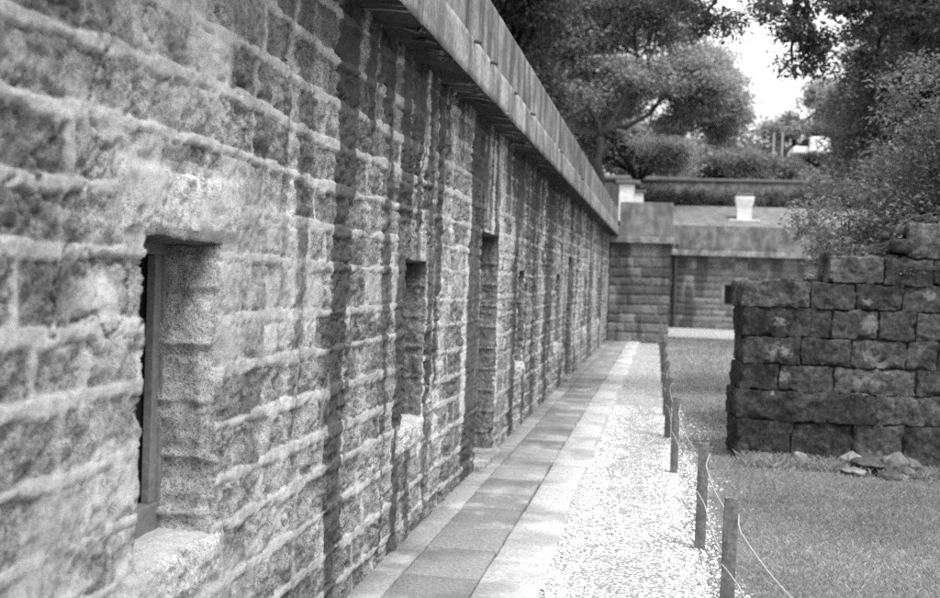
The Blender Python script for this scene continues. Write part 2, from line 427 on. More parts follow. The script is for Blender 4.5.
def grid_wall(name, ys, zs, parent):
    ny, nz = len(ys), len(zs)
    Y, Z = np.meshgrid(ys, zs, indexing='ij')
    Y0, Z0 = Y.copy(), Z.copy()
    # ragged opening edges: shift the lattice in its own plane near each edge
    for (y0, y1, z0, z1, kd) in OPEN:
        near = (Y0 > y0 - .2) & (Y0 < y1 + .2) & (Z0 > z0 - .2) & (Z0 < z1 + .2)
        if not near.any(): continue
        amp = .032 if y0 < 4 else .015
        for (e, ax) in ((y0, 0), (y1, 0), (z0, 1), (z1, 1)):
            dd = (Y0 if ax == 0 else Z0) - e
            fall = np.exp(-(dd / .05) ** 2) * near
            nn = fbm(Y0 * 6.5, Z0 * 6.5, e * 3.1, 4, 101) - .5
            if ax == 0: Y += amp * 1.6 * nn * fall
            else: Z += amp * .8 * nn * fall
    disp, mort, tone, stain_shade, lime = long_wall_fields(Y, Z)
    X = WX + disp
    V = np.stack([X, Y, Z], -1).reshape(-1, 3)
    A = dict(mortar=mort.ravel(), tone=tone.ravel(), stain_shade=stain_shade.ravel(), lime=lime.ravel())
    idx = np.arange(ny * nz).reshape(ny, nz)
    keep = np.ones((ny - 1, nz - 1), bool)
    yc = (ys[:-1] + ys[1:]) / 2; zc = (zs[:-1] + zs[1:]) / 2
    rings = []
    for (y0, y1, z0, z1, kd) in OPEN:
        iy = np.where((yc > y0) & (yc < y1))[0]; iz = np.where((zc > z0) & (zc < z1))[0]
        keep[iy[0]:iy[-1]+1, iz[0]:iz[-1]+1] = False
        a0, a1, c0, c1 = iy[0], iy[-1] + 1, iz[0], iz[-1] + 1
        loop = [(i, c0) for i in range(a0, a1)] + [(a1, j) for j in range(c0, c1)] + [(i, c1) for i in range(a1, a0, -1)] + [(a0, j) for j in range(c1, c0, -1)]
        rings.append((loop, y0, y1, z0, z1, kd))
    i, j = np.where(keep)
    F = np.stack([idx[i, j], idx[i+1, j], idx[i+1, j+1], idx[i, j+1]], -1)
    VV = [V]; FF = [F]; n = len(V)
    for (loop, y0, y1, z0, z1, kd) in rings:
        L = np.array([idx[a, b] for a, b in loop]); m = len(L)
        P = V[L]; nrm = np.zeros((m, 3))
        for q, (a, b) in enumerate(loop):
            yy, zz = ys[a], zs[b]
            nrm[q] = (0, (abs(yy - y0) < 1e-4) * -1.0 + (abs(yy - y1) < 1e-4) * 1.0, (abs(zz - z0) < 1e-4) * -1.0 + (abs(zz - z1) < 1e-4) * 1.0)
        depth = .27 if kd == 'window' else .42
        ds = np.concatenate([[.008], np.arange(.02, depth + .001, .014)])
        prev = L
        for q, dd in enumerate(ds):
            px = np.full(m, WX - dd) + (V[L, 0] - WX) * max(0, 1 - dd / .08)
            nn = fbm(P[:, 1] * 7 + dd * 9, P[:, 2] * 7, dd * 9, 4, 111) - .5
            ero_ = fbm(P[:, 1] * 6 + dd * 8, P[:, 2] * 4, dd * 8, 3, 118)
            crs = np.abs(((P[:, 2] / .192) % 1) - .5) * 2          # courses of the reveal
            off = .030 * nn + .012 * (fbm(P[:, 1] * 30 + dd * 34, P[:, 2] * 34, dd * 34, 3, 112) - .5) - .010 * ss(.86, .97, crs + .3 * (ero_ - .5)) * np.abs(nrm[:, 1]) + .0 - .015 * ss(.0, .05, dd)
            Q = np.stack([px, P[:, 1] + nrm[:, 1] * off * 1.2, P[:, 2] + nrm[:, 2] * np.minimum(off, .02) * .7], -1)
            new = np.arange(n, n + m); n += m
            VV.append(Q)
            nxt = np.roll(np.arange(m), -1)
            FF.append(np.stack([prev, prev[nxt], new[nxt], new], -1))
            prev = new
            sill = (nrm[:, 2] < -.5)
            lint = (nrm[:, 2] > .5)
            jm = np.abs(nrm[:, 1]) > .5
            ero = fbm(P[:, 1] * 3 + dd * 5, P[:, 2] * 3, dd * 4, 4, 117)
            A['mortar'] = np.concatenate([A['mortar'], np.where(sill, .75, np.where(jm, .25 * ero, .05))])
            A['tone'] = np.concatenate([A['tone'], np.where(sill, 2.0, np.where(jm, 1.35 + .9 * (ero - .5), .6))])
            A['stain_shade'] = np.concatenate([A['stain_shade'], np.where(sill, .0, np.where(lint, .6, ss(.5, .75, ero) * .25 + (0 if y0 < 4 else .65) + .4 * ss(z1 - .2, z1, P[:, 2])))])  # patchy stain, plus recess shade painted on lintel underside, jamb tops, farther jambs
            A['lime'] = np.concatenate([A['lime'], np.where(sill, .35, .0 * ero)])
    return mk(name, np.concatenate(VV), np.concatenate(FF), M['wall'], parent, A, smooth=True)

# ------------------------------------------------------------------ the long building
LB = thing('stone_building', 'long low stone building streaked with dark stains under a concrete eave, beside the paved path', 'building', (WX, 14.5, 0))
ys = list(np.arange(-1.5, 1.9, .03)); y = 1.9
while y < 29.05: ys.append(y); y += max(.0029 * y, .0072)
ys.append(29.05); ys = np.array(ys)
zs = np.concatenate([np.arange(-.12, 2.9, .0092), [2.93]])
for (y0, y1, z0, z1, kd) in OPEN:
    ys = np.concatenate([ys[(np.abs(ys - y0) > .004) & (np.abs(ys - y1) > .004)], [y0, y1]])
    zs = np.concatenate([zs[(np.abs(zs - z0) > .004) & (np.abs(zs - z1) > .004)], [z0, z1]])
ys = np.sort(ys); zs = np.sort(np.unique(np.round(zs, 5)))
grid_wall('wall', ys, zs, LB)

# eave: soffit + fascia band + parapet swept along y with chipped edges
def sweep(name, prof, y0, y1, dy, mat, parent, amp=.012, chip=None, seed=1):
    yy = np.concatenate([np.arange(y0, y1, dy), [y1]])
    pts = []
    for (a, b) in zip(prof[:-1], prof[1:]):
        n = max(1, int(math.hypot(b[0]-a[0], b[1]-a[1]) / .035))
        for q in range(n): pts.append((a[0] + (b[0]-a[0]) * q / n, a[1] + (b[1]-a[1]) * q / n))
    pts.append(prof[-1]); pts = np.array(pts)
    Y, I = np.meshgrid(yy, np.arange(len(pts)), indexing='ij')
    X = pts[I, 0]; Z = pts[I, 1]
    dx = (fbm(Y * 3, Z * 6, X * 6, 4, seed) - .5) * 2 * amp; dz = (fbm(Y * 3 + 7, Z * 6, X * 6, 4, seed + 9) - .5) * 2 * amp
    if chip is not None:
        for (cx, cz, r, f) in chip:
            e = np.exp(-((X - cx)**2 + (Z - cz)**2) / r**2) * ss(.56, .72, fbm(Y * f, Y * 0, 0, 4, seed + 20))
            dx = dx - .03 * e; dz = dz + .035 * e * (1 if cz < 3.0 else -1)
    V = np.stack([X + dx, Y, Z + dz], -1).reshape(-1, 3)
    n = len(pts); ny = len(yy); idx = np.arange(ny * n).reshape(ny, n)
    F = np.stack([idx[:-1, :-1], idx[:-1, 1:], idx[1:, 1:], idx[1:, :-1]], -1).reshape(-1, 4)
    return mk(name, V, F, mat, parent, None, True)
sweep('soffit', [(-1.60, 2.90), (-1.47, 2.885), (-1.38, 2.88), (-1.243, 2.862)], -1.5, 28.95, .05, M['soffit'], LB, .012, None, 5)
sweep('fascia', [(-1.245, 2.862), (-1.236, 2.868), (-1.232, 2.99), (-1.236, 3.115), (-1.262, 3.132)], -1.5, 28.95, .05, M['fascia'], LB, .005, None, 6)
sweep('parapet', [(-1.30, 3.05), (-1.262, 3.13), (-1.262, 3.3), (-1.262, 3.54), (-1.275, 3.562), (-1.36, 3.566), (-1.45, 3.562), (-1.46, 3.2)], -1.5, 28.95, .05, M['parapet'], LB, .004, None, 7)
MB().box((-6.4, -1.5, 3.1), (-1.45, 29, 3.24)).build('roof', M['farconc'], LB)
MB().box((-6.3, -1.5, -.2), (-6.0, 29, 3.095)).box((-6.0, -1.49, -.2), (-1.6, -1.2, 3.095)).build('back_wall', M['farwall'], LB, attrs=None)
MB().box((-5.99, -1.19, -.1), (-1.78, 28.9, .01)).build('floor', M['bed'], LB)
# windows: frame (> pane)
for (y0, y1, z0, z1, kd) in OPEN:
    if kd == 'window':
        a, b, c, d = y0 - .05, y1 + .05, z0 - .05, z1 + .05
        x0, x1 = WX - .245, WX - .19
        f = MB()
        f.box((x0, a, c), (x1, y0 + .035, d), .006).box((x0, y1 - .028, c), (x1, b, d), .006)
        f.box((x0 + .002, y0 + .035, c), (x1 - .002, y1 - .028, z0 + .10), .006).box((x0 + .002, y0 + .035, z1 - .05), (x1 - .002, y1 - .028, d), .006)
        f.box((x0 + .012, y1 - .075, z0 + .10), (x1 - .012, y1 - .028, z1 - .05), .004)
        fr = f.build('window', M['frame'], LB)
        MB().box((x0 + .002, y0 + .03, z0 + .09), (x0 + .008, y1 - .07, z1 - .04)).build('black_sheet', M['black_sheet'], fr)  # near-black sheet: darkness of the open room behind put into its colour
    else:
        x0 = WX - .43
        dr = MB()
        nb = 6; w = (y1 - y0 + .1) / nb
        for q in range(nb): dr.box((x0 - .05, y0 - .05 + q * w + .003, .03), (x0, y0 - .05 + (q + 1) * w - .003, z1 + .05), .006)
        for zb in (.3, 1.0, 1.7): dr.box((x0 + .001, y0 + .02, zb), (x0 + .03, y1 - .02, zb + .12), .006)
        dd = dr.build('door', M['doorw'], LB)
        MB().tube([(x0 + .03, y0 + .12, 1.0), (x0 + .07, y0 + .12, 1.02), (x0 + .07, y0 + .12, 1.14), (x0 + .03, y0 + .12, 1.16)], [.008] * 4, 6).build('handle', M['iron'], dd)
        MB().box((WX - .42, y0 - .03, -.08), (WX + .06, y1 + .03, .045), .012, .003).build('threshold', M['rubble'], LB)
# drip spouts sticking out of the fascia ledge
for (yy, l) in ((6.58, .09), (7.22, .10), (8.4, .05), (9.45, .09), (12.2, .08), (15.4, .08)):
    s = MB().tube([(-1.28, yy, 3.10), (-1.225, yy + .004, 3.095), (-1.23 + l * .45, yy + .006, 3.086)], [.013, .013, .011], 8)
    s.build('spout', M['iron'], LB)
# lime crust hanging from the soffit edge
for q in range(26):
    yy = 5.2 + 5.0 * rng.random(); x0 = -1.40 + .1 * rng.random(); l = .06 + .12 * rng.random()
    pts = [(x0, yy, 2.874), (x0 + l * .5, yy + .02 * rng.standard_normal(), 2.862), (min(x0 + l, -1.26), yy + .03 * rng.standard_normal(), 2.861)]
    MB().tube(pts, [.004, .010 + .006 * rng.random(), .005], 6).build('lime_crust', M['farconc'], LB)

# ------------------------------------------------------------------ far wing
FW = thing('stone_wing', 'distant stone wing closing the end of the path, flat concrete parapet and pale roof', 'building', (3, 38, 0))
def far_face(name, o, du, L, H, seed, step, mat, hole=None):
    """rough stone face from origin o along unit du, height H; hole=(u0,u1,z0,z1)"""
    us = np.arange(0, L + step * .5, step); zz = np.arange(-.1, H + step * .5, step)
    if hole: us = np.unique(np.concatenate([us, hole[:2]])); zz = np.unique(np.concatenate([zz, hole[2:]]))
    U, Z = np.meshgrid(us, zz, indexing='ij')
    d, dz, dy, mort, tone, bid, w = pattern(U, Z, seed, .25, 0, H + .3, .3, .6, .03, .03, .035)
    dis = -.03 * mort + .02 * (fbm(U * 6, Z * 6, 1, 4, seed) - .5)
    du = np.array(du, float); nr = np.array((du[1], -du[0]))
    P = np.array(o)[None, None, :2] + U[..., None] * du + dis[..., None] * nr
    V = np.concatenate([P, Z[..., None]], -1).reshape(-1, 3)
    st = ss(.45, .62, fbm(U * 2.5, Z * .35, 2, 4, seed + 3) + .08 * (Z - 1.6)) * .9
    idx = np.arange(U.size).reshape(U.shape)
    F = np.stack([idx[:-1, :-1], idx[1:, :-1], idx[1:, 1:], idx[:-1, 1:]], -1)
    keep = np.ones(F.shape[:2], bool)
    if hole:
        uc = (us[:-1] + us[1:]) / 2; zc = (zz[:-1] + zz[1:]) / 2
        keep = ~(((uc > hole[0]) & (uc < hole[1]))[:, None] & ((zc > hole[2]) & (zc < hole[3]))[None, :])
    return mk(name, V, F[keep], mat, FW, dict(mortar=(1 - mort).ravel() * .25, tone=(tone ** 1.8).ravel(), stain_shade=st.ravel(), lime=(st * 0).ravel()), True)
far_face('end_wall', (-1.44, 29.0), (1, 0), 1.62, 2.72, 201, .022, M['farwall'])
far_face('side_wall', (.18, 29.0), (0, 1), 11.0, 2.72, 202, .05, M['farwall'])
far_face('wall', (.19, 40.0), (1, 0), 16.8, 2.72, 203, .045, M['farwall'], (2.05, 2.55, .9, 1.66))
w = MB().box((2.2, 40.22, .86), (2.28, 40.3, 1.7)).box((2.7, 40.22, .86), (2.78, 40.3, 1.7)).box((2.28, 40.221, .86), (2.7, 40.299, .93)).box((2.28, 40.221, 1.63), (2.7, 40.299, 1.7)).build('window', M['frame'], FW)
MB().box((2.27, 40.25, .92), (2.71, 40.262, 1.64)).build('black_sheet', M['black_sheet'], w)
MB().box((2.15, 40.0, .8), (2.24, 40.22, 1.74)).box((2.74, 40.0, .8), (2.83, 40.22, 1.74)).box((2.24, 40.0, 1.66), (2.74, 40.22, 1.74)).box((2.24, 40.0, .8), (2.74, 40.22, .9)).build('window_reveal', M['farconc'], FW)
MB().box((-1.6, 28.86, 2.69), (.26, 39.7, 2.87), .02).build('cornice', M['fascia'], FW)
MB().box((-1.225, 28.93, 2.872), (.20, 29.2, 3.80), .02).box((-.05, 29.2, 2.872), (.198, 39.7, 3.78), .02).box((-6.4, 29.2, 2.86), (-.05, 45, 3.3)).build('parapet', M['farconc'], FW)
MB().box((.262, 39.75, 2.69), (17, 40.3, 2.90), .03).build('cornice', M['fascia'], FW)
MB().box((.262, 39.88, 2.903), (17, 40.2, 3.82), .02).build('parapet', M['farconc'], FW)
mk('roof', [(.0, 40.2, 3.7), (17, 40.2, 3.7), (17, 46.2, 5.0), (-3.0, 46.2, 5.0), (-3., 40.2, 3.7), (-3, 46.2, 2.5), (17, 46.2, 2.5), (17, 40.2, 2.6)], [(4, 0, 1, 2, 3), (3, 2, 6, 5), (1, 7, 6, 2)], M['roofc'], FW)
MB().tube([(.44, 39.9, 0.0), (.44, 39.9, 2.7)], [.06, .06], 8).build('downpipe', M['iron'], FW)
MB().box((.4, 39.86, 2.93), (.55, 39.876, 3.1), .005).build('spout', M['iron'], FW)
# chimneys
c = MB().box((-1.36, 31.0, 3.3), (-.92, 31.5, 4.48), .015).box((-.918, 31.02, 3.3), (-.66, 31.45, 4.24), .012).build('chimney', M['white'], FW)
MB().box((-1.46, 30.9, 4.484), (-.76, 31.6, 4.59), .02).box((-.914, 30.95, 4.244), (-.58, 31.5, 4.30), .015).build('cap', M['cap'], c)
V, F = [], []
for (z, hx) in ((4.2, .26), (4.7, .29), (5.05, .36), (5.16, .36)):
    for (a, b) in ((-1, -1), (1, -1), (1, 1), (-1, 1)): V.append((3.05 + a * hx, 43.0 + b * hx, z))
for q in range(3):
    for k in range(4): F.append((q*4 + k, q*4 + (k+1) % 4, q*4 + 4 + (k+1) % 4, q*4 + 4 + k))
F.append((12, 13, 14, 15))
c = MB().add(V, F).box((2.45, 42.5, 4.1), (3.65, 43.5, 4.24), .02).build('chimney', M['white'], FW)
MB().box((2.72, 42.67, 5.2), (3.38, 43.33, 5.30), .02).box((2.80, 42.75, 5.15), (3.3, 43.25, 5.2)).build('cap', M['cap'], c)

# ------------------------------------------------------------------ ground
def sheet(name, xs, ys, zf, mat, kind='structure', attrs=None):
    X, Y = np.meshgrid(xs, ys, indexing='ij'); Z = zf(X, Y)
    idx = np.arange(X.size).reshape(X.shape)
    F = np.stack([idx[:-1, :-1], idx[1:, :-1], idx[1:, 1:], idx[:-1, 1:]], -1).reshape(-1, 4)
    return props(mk(name, np.stack([X, Y, Z], -1), F, mat, None, attrs, True), kind=kind)
def lawn_z(X, Y):
    b = -.02 + .05 * (fbm(X * .8, Y * .8, 0, 3, 301) - .5)
    flat = np.minimum(ss(.15, .7, X), 1)
    return np.where(X < .12, -.10, b * flat - .03 * (1 - flat))
sheet('lawn', np.concatenate([np.arange(-.5, 5, .08), np.arange(5, 26, .6)]), np.arange(-3, 46, .15), lawn_z, M['soil'])
def terr(X, Y):
    up = 4.7 * ss(45.5, 49, Y) + 4.6 * ss(49, 75, Y) + 8 * ss(75, 160, Y) + .8 * (fbm(X * .07, Y * .07, 0, 3, 305) - .5) * ss(45, 60, Y)
    return -.14 + up + 3.0 * ss(20, 50, X) * (1 - ss(40, 50, Y))
far_ = np.concatenate([[-600, -300, -150, -80], np.arange(-50, 60, 2.0), [80, 150, 300, 600]])
fy = np.concatenate([[-500, -200, -80, -40], np.arange(-20, 110, 1.5), [150, 220, 400, 900]])
sheet('ground', far_, fy, terr, M['hill'])

# paving stones and kerb
def slabs(name, rows, mat, seed, z=0.0, jit=.004, gap=.006, th=.10, tonevar=.25, subd=.09):
    r = np.random.default_rng(seed); VV = []; FF = []; T = []; n = 0
    for (x0, x1, y0, y1, l0, l1, xj) in rows:
        y = y0
        while y < y1:
            L = r.uniform(l0, l1); a = x0 + r.uniform(-xj, xj) * .4; b = x1 + r.uniform(-xj, xj)
            g = gap * r.uniform(.6, 1.5)
            us = np.linspace(a + g/2, b - g/2, max(3, int((b-a) / subd))); vs = np.linspace(y + g/2, y + L - g/2, max(3, int(L / subd)))
            if y > 14: us = us[[0, len(us)//2, -1]]; vs = vs[[0, len(vs)//2, -1]]
            us = np.concatenate([[us[0]], [us[0] + .008], us[1:-1], [us[-1] - .008], [us[-1]]]); vs = np.concatenate([[vs[0]], [vs[0] + .008], vs[1:-1], [vs[-1] - .008], [vs[-1]]])
            U, W = np.meshgrid(us, vs, indexing='ij')
            tz = r.uniform(-jit, jit); sx, sy = r.uniform(-jit, jit, 2) * 1.2
            Z = z + tz + sx * (U - a) / (b - a) + sy * (W - y) / L + .006 * (fbm(U * 5, W * 5, 0, 3, seed) - .5)
            edge = (U <= us[0] + 1e-6) | (U >= us[-1] - 1e-6) | (W <= vs[0] + 1e-6) | (W >= vs[-1] - 1e-6)
            Z = Z - edge * .006
            U = U + edge * (fbm(U * 20, W * 20, 0, 2, seed) - .5) * .012; W = W + edge * (fbm(U * 20, W * 20, 4, 2, seed) - .5) * .010
            m = U.size; idx = np.arange(m).reshape(U.shape) + n
            VV.append(np.stack([U, W, Z], -1).reshape(-1, 3)); FF.append(np.stack([idx[:-1, :-1], idx[1:, :-1], idx[1:, 1:], idx[:-1, 1:]], -1).reshape(-1, 4))
            n += m
            rim = np.concatenate([idx[:, 0], idx[-1, 1:], idx[-2::-1, -1], idx[0, -2:0:-1]])
            bot = VV[-1][rim - (n - m)].copy(); bot[:, 2] -= th
            bi = np.arange(len(rim)) + n; nx = np.roll(np.arange(len(rim)), -1)
            VV.append(bot); FF.append(np.stack([rim[nx], rim, bi, bi[nx]], -1)); n += len(rim)
            T += [1 + r.uniform(-tonevar, tonevar)] * (m + len(rim))
            y += L
    return props(mk(name, np.concatenate(VV), np.concatenate(FF), mat, None, dict(tone=T)), kind='structure')
slabs('pavement', [(-1.318, -.895, -1.0, 28.9, .50, .60, .004), (-1.50, -1.322, -1.0, 28.9, .7, 1.3, .003)], M['slab'], 61)
slabs('kerb', [(-.888, -.585, -1.0, 28.9, .75, 1.35, .028)], M['kerb'], 62, z=.004, tonevar=.12)
sheet('path', np.arange(-1.6, -.5, .1), np.arange(-1.5, 29.2, .5), lambda X, Y: -.035 + 0 * X, M['bed'])
# gravel walk
def gx1(Y): return np.interp(Y, [-2, 4, 6, 9, 12, 16, 31, 33], [.42, .34, .27, .15, .08, .05, -.05, -.05])
gy = np.concatenate([np.arange(-1.5, 13, .035), np.arange(13, 29.01, .1)]); gu = np.linspace(0, 1, 40)
U, Y = np.meshgrid(gu, gy, indexing='ij')
rag = .10 * (fbm(Y * 1.7, Y * 0, 2, 4, 303) - .5) + .05 * (fbm(Y * 7, Y * 0, 2, 3, 304) - .5)
X = -.62 + U * (gx1(Y) + .12 + rag * 2 + .62)
Z = -.030 + .012 * (fbm(X * 6, Y * 6, 0, 3, 305) - .5) + .02 * ss(.85, .6, U) * 0 + .02 * (1 - ss(.0, .25, U)) * 0 - .02 * ss(.93, 1, U) + .012 * np.sin(U * 3.14)
idx = np.arange(U.size).reshape(U.shape)
props(mk('gravel_path', np.stack([X, Y, Z], -1), np.stack([idx[:-1, :-1], idx[1:, :-1], idx[1:, 1:], idx[:-1, 1:]], -1).reshape(-1, 4), M['gravel'], None, None, True), kind='structure')
sheet('gravel_court', np.arange(-.1, 17.1, .3), np.arange(32.6, 40.01, .3), lambda X, Y: -.005 + .02 * (vn(X, Y) - .5), M['gravel'])

# pebbles
def pebbles():
    b = bmesh.new(); bmesh.ops.create_icosphere(b, subdivisions=1, radius=1); b.verts.index_update()
    bv = np.array([v.co[:] for v in b.verts]); bf = np.array([[v.index for v in f.verts] for f in b.faces]); b.free()
    N = 30000
    y = 4.3 + (14 - 4.3) * rng.random(N) ** 1.25
    u = rng.random(N)
    x = -.575 + u * (gx1(y) + .17 + .575) + .05 * rng.standard_normal(N) * (u > .85)
    k = (x > -.575)
    # strays in the bare patch to the right of the posts
    M2 = 900; y2 = 8.5 + 5 * rng.random(M2); x2 = gx1(y2) + .12 + np.abs(rng.standard_normal(M2)) * .22
    x = np.concatenate([x[k], x2]); y = np.concatenate([y[k], y2]); n = len(x)
    s = .003 + .0085 * rng.random(n) ** 2.6
    sc = s[:, None] * np.stack([1 + .5 * rng.random(n), 1 + .5 * rng.random(n), .55 + .3 * rng.random(n)], -1)
    a = rng.random(n) * 6.283
    P = bv[None] * sc[:, None, :] * (1 + .22 * rng.standard_normal((n, len(bv), 1)).clip(-1.5, 1.5))
    ca, sa = np.cos(a)[:, None], np.sin(a)[:, None]
    P = np.stack([P[..., 0] * ca - P[..., 1] * sa + x[:, None], P[..., 0] * sa + P[..., 1] * ca + y[:, None], P[..., 2] + (-.026 + s * .35)[:, None]], -1)
    F = (bf[None] + (np.arange(n) * len(bv))[:, None, None]).reshape(-1, 3)
    tone = np.where(rng.random(n) < .02, .12 + .3 * rng.random(n), .82 + .3 * rng.random(n))
    props(mk('pebbles', P, F, M['pebble'], None, dict(tone=np.repeat(tone, len(bv)))), 'pale loose pebbles lying thick on the gravel walk', 'pebbles', kind='stuff')
pebbles()

# grass
def grass():
    def region(n, x0, x1, y0, y1, h0, h1, w, pw=1.0):
        y = y0 + (y1 - y0) * rng.random(n) ** pw; x = x0 + (x1 - x0) * rng.random(n)
        return x, y, h0 + (h1 - h0) * rng.random(n) ** 1.5, np.full(n, w)
    parts = [region(230000, .2, 3.6, 4.0, 10.6, .012, .042, .0012), region(90000, .05, 4.6, 10.6, 20, .02, .05, .004), region(26000, 0, 12, 20, 32.6, .03, .06, .014),
             region(9000, .75, 3.6, 9.6, 10.12, .02, .11, .0014), region(1500, .12, .42, 4.5, 12, .03, .10, .0014), region(9000, 4, 12, 4, 20, .03, .07, .012)]
    x, y, h, w = [np.concatenate(q) for q in zip(*parts)]
    dens = fbm(x * 1.6, y * 1.6, 0, 4, 401)
    bare = ss(.52, .44, dens) if False else (1 - ss(.40, .50, dens)) * .55
    edge = gx1(y) + .10 + .16 * (fbm(y * 2, y * 0, 3, 3, 402) - .2)
    patch = np.exp(-(((x - .42) / .35) ** 2 + ((y - 10.6) / 2.2) ** 2)) * .9
    thin = 1 - ss(0, .35, x - edge)
    k = (rng.random(len(x)) > bare) & (rng.random(len(x)) > patch) & (x > edge - .16) & (rng.random(len(x)) > thin * .85)
    x, y, h, w = x[k], y[k], h[k], w[k]; n = len(x)
    z = lawn_z(x, y) - .004
    a = rng.random(n) * 6.283; ln = h * (.35 + .7 * rng.random(n)); la = rng.random(n) * 6.283
    ax, ay = np.cos(a) * w, np.sin(a) * w
    lx, ly = np.cos(la) * ln, np.sin(la) * ln
    V = np.stack([np.stack([x - ax, y - ay, z], -1), np.stack([x + ax, y + ay, z], -1),
                  np.stack([x + ax * .7 + lx * .35, y + ay * .7 + ly * .35, z + h * .62], -1), np.stack([x + lx, y + ly, z + h * .95], -1)], 1)
    F = np.arange(n * 4).reshape(n, 4)
    t = (.6 + .7 * rng.random(n)) * (.75 + .6 * fbm(x * .9, y * .9, 7, 3, 403)) * np.where(rng.random(n) < .1, 1.35, 1)
    props(mk('grass', V, F, M['grass'], None, dict(tone=np.repeat(t, 4))), 'short rough grass growing over the lawn', 'grass', kind='stuff')
grass()

# ------------------------------------------------------------------ rough stones
def rough_block(lo, hi, cell=.035, rnd=.03, amp=.02, seed=0, f=9, low=1.6, chip=0.0):
    lo = np.array(lo, float); hi = np.array(hi, float); sz = hi - lo
    n = np.maximum(3, np.ceil(sz / cell).astype(int))
    VV = []; FF = []; cnt = 0
    for ax in range(3):
        a, b = [(1, 2), (2, 0), (0, 1)][ax]
        for side in (0, 1):
            ua = np.linspace(0, 1, n[a] + 1); ub = np.linspace(0, 1, n[b] + 1)
            A_, B_ = np.meshgrid(ua, ub, indexing='ij')
            P = np.zeros(A_.shape + (3,)); P[..., a] = A_; P[..., b] = B_; P[..., ax] = side
            idx = np.arange(A_.size).reshape(A_.shape) + cnt
            q = np.stack([idx[:-1, :-1], idx[1:, :-1], idx[1:, 1:], idx[:-1, 1:]], -1).reshape(-1, 4)
            FF.append(q if side else q[:, ::-1]); VV.append(P.reshape(-1, 3)); cnt += A_.size
    P = lo + np.concatenate(VV) * sz; F = np.concatenate(FF)
    r = min(rnd, sz.min() * .45)
    inner = np.clip(P, lo + r, hi - r); dv = P - inner; ln = np.linalg.norm(dv, axis=1, keepdims=True)
    P = inner + dv / np.maximum(ln, 1e-6) * r
    c = (lo + hi) / 2
    nd = (P - c) / sz; nd /= np.maximum(np.linalg.norm(nd, axis=1, keepdims=True), 1e-6)
    nz = fbm(P[:, 0] * f + seed, P[:, 1] * f, P[:, 2] * f, 5, 500) - .5
    nz2 = fbm(P[:, 0] * 3 + seed * 2, P[:, 1] * 3, P[:, 2] * 3, 2, 510) - .5
    dd_ = np.sort(np.minimum(P - lo, hi - P), axis=1)[:, 1]
    nz = nz - chip * np.exp(-(dd_ / .04) ** 2) * ss(.47, .62, fbm(P[:, 0] * 8 + seed, P[:, 1] * 8, P[:, 2] * 8, 3, 515)) / (2 * amp)
    return P + nd * (nz * 2 * amp + nz2 * amp * low)[:, None], F

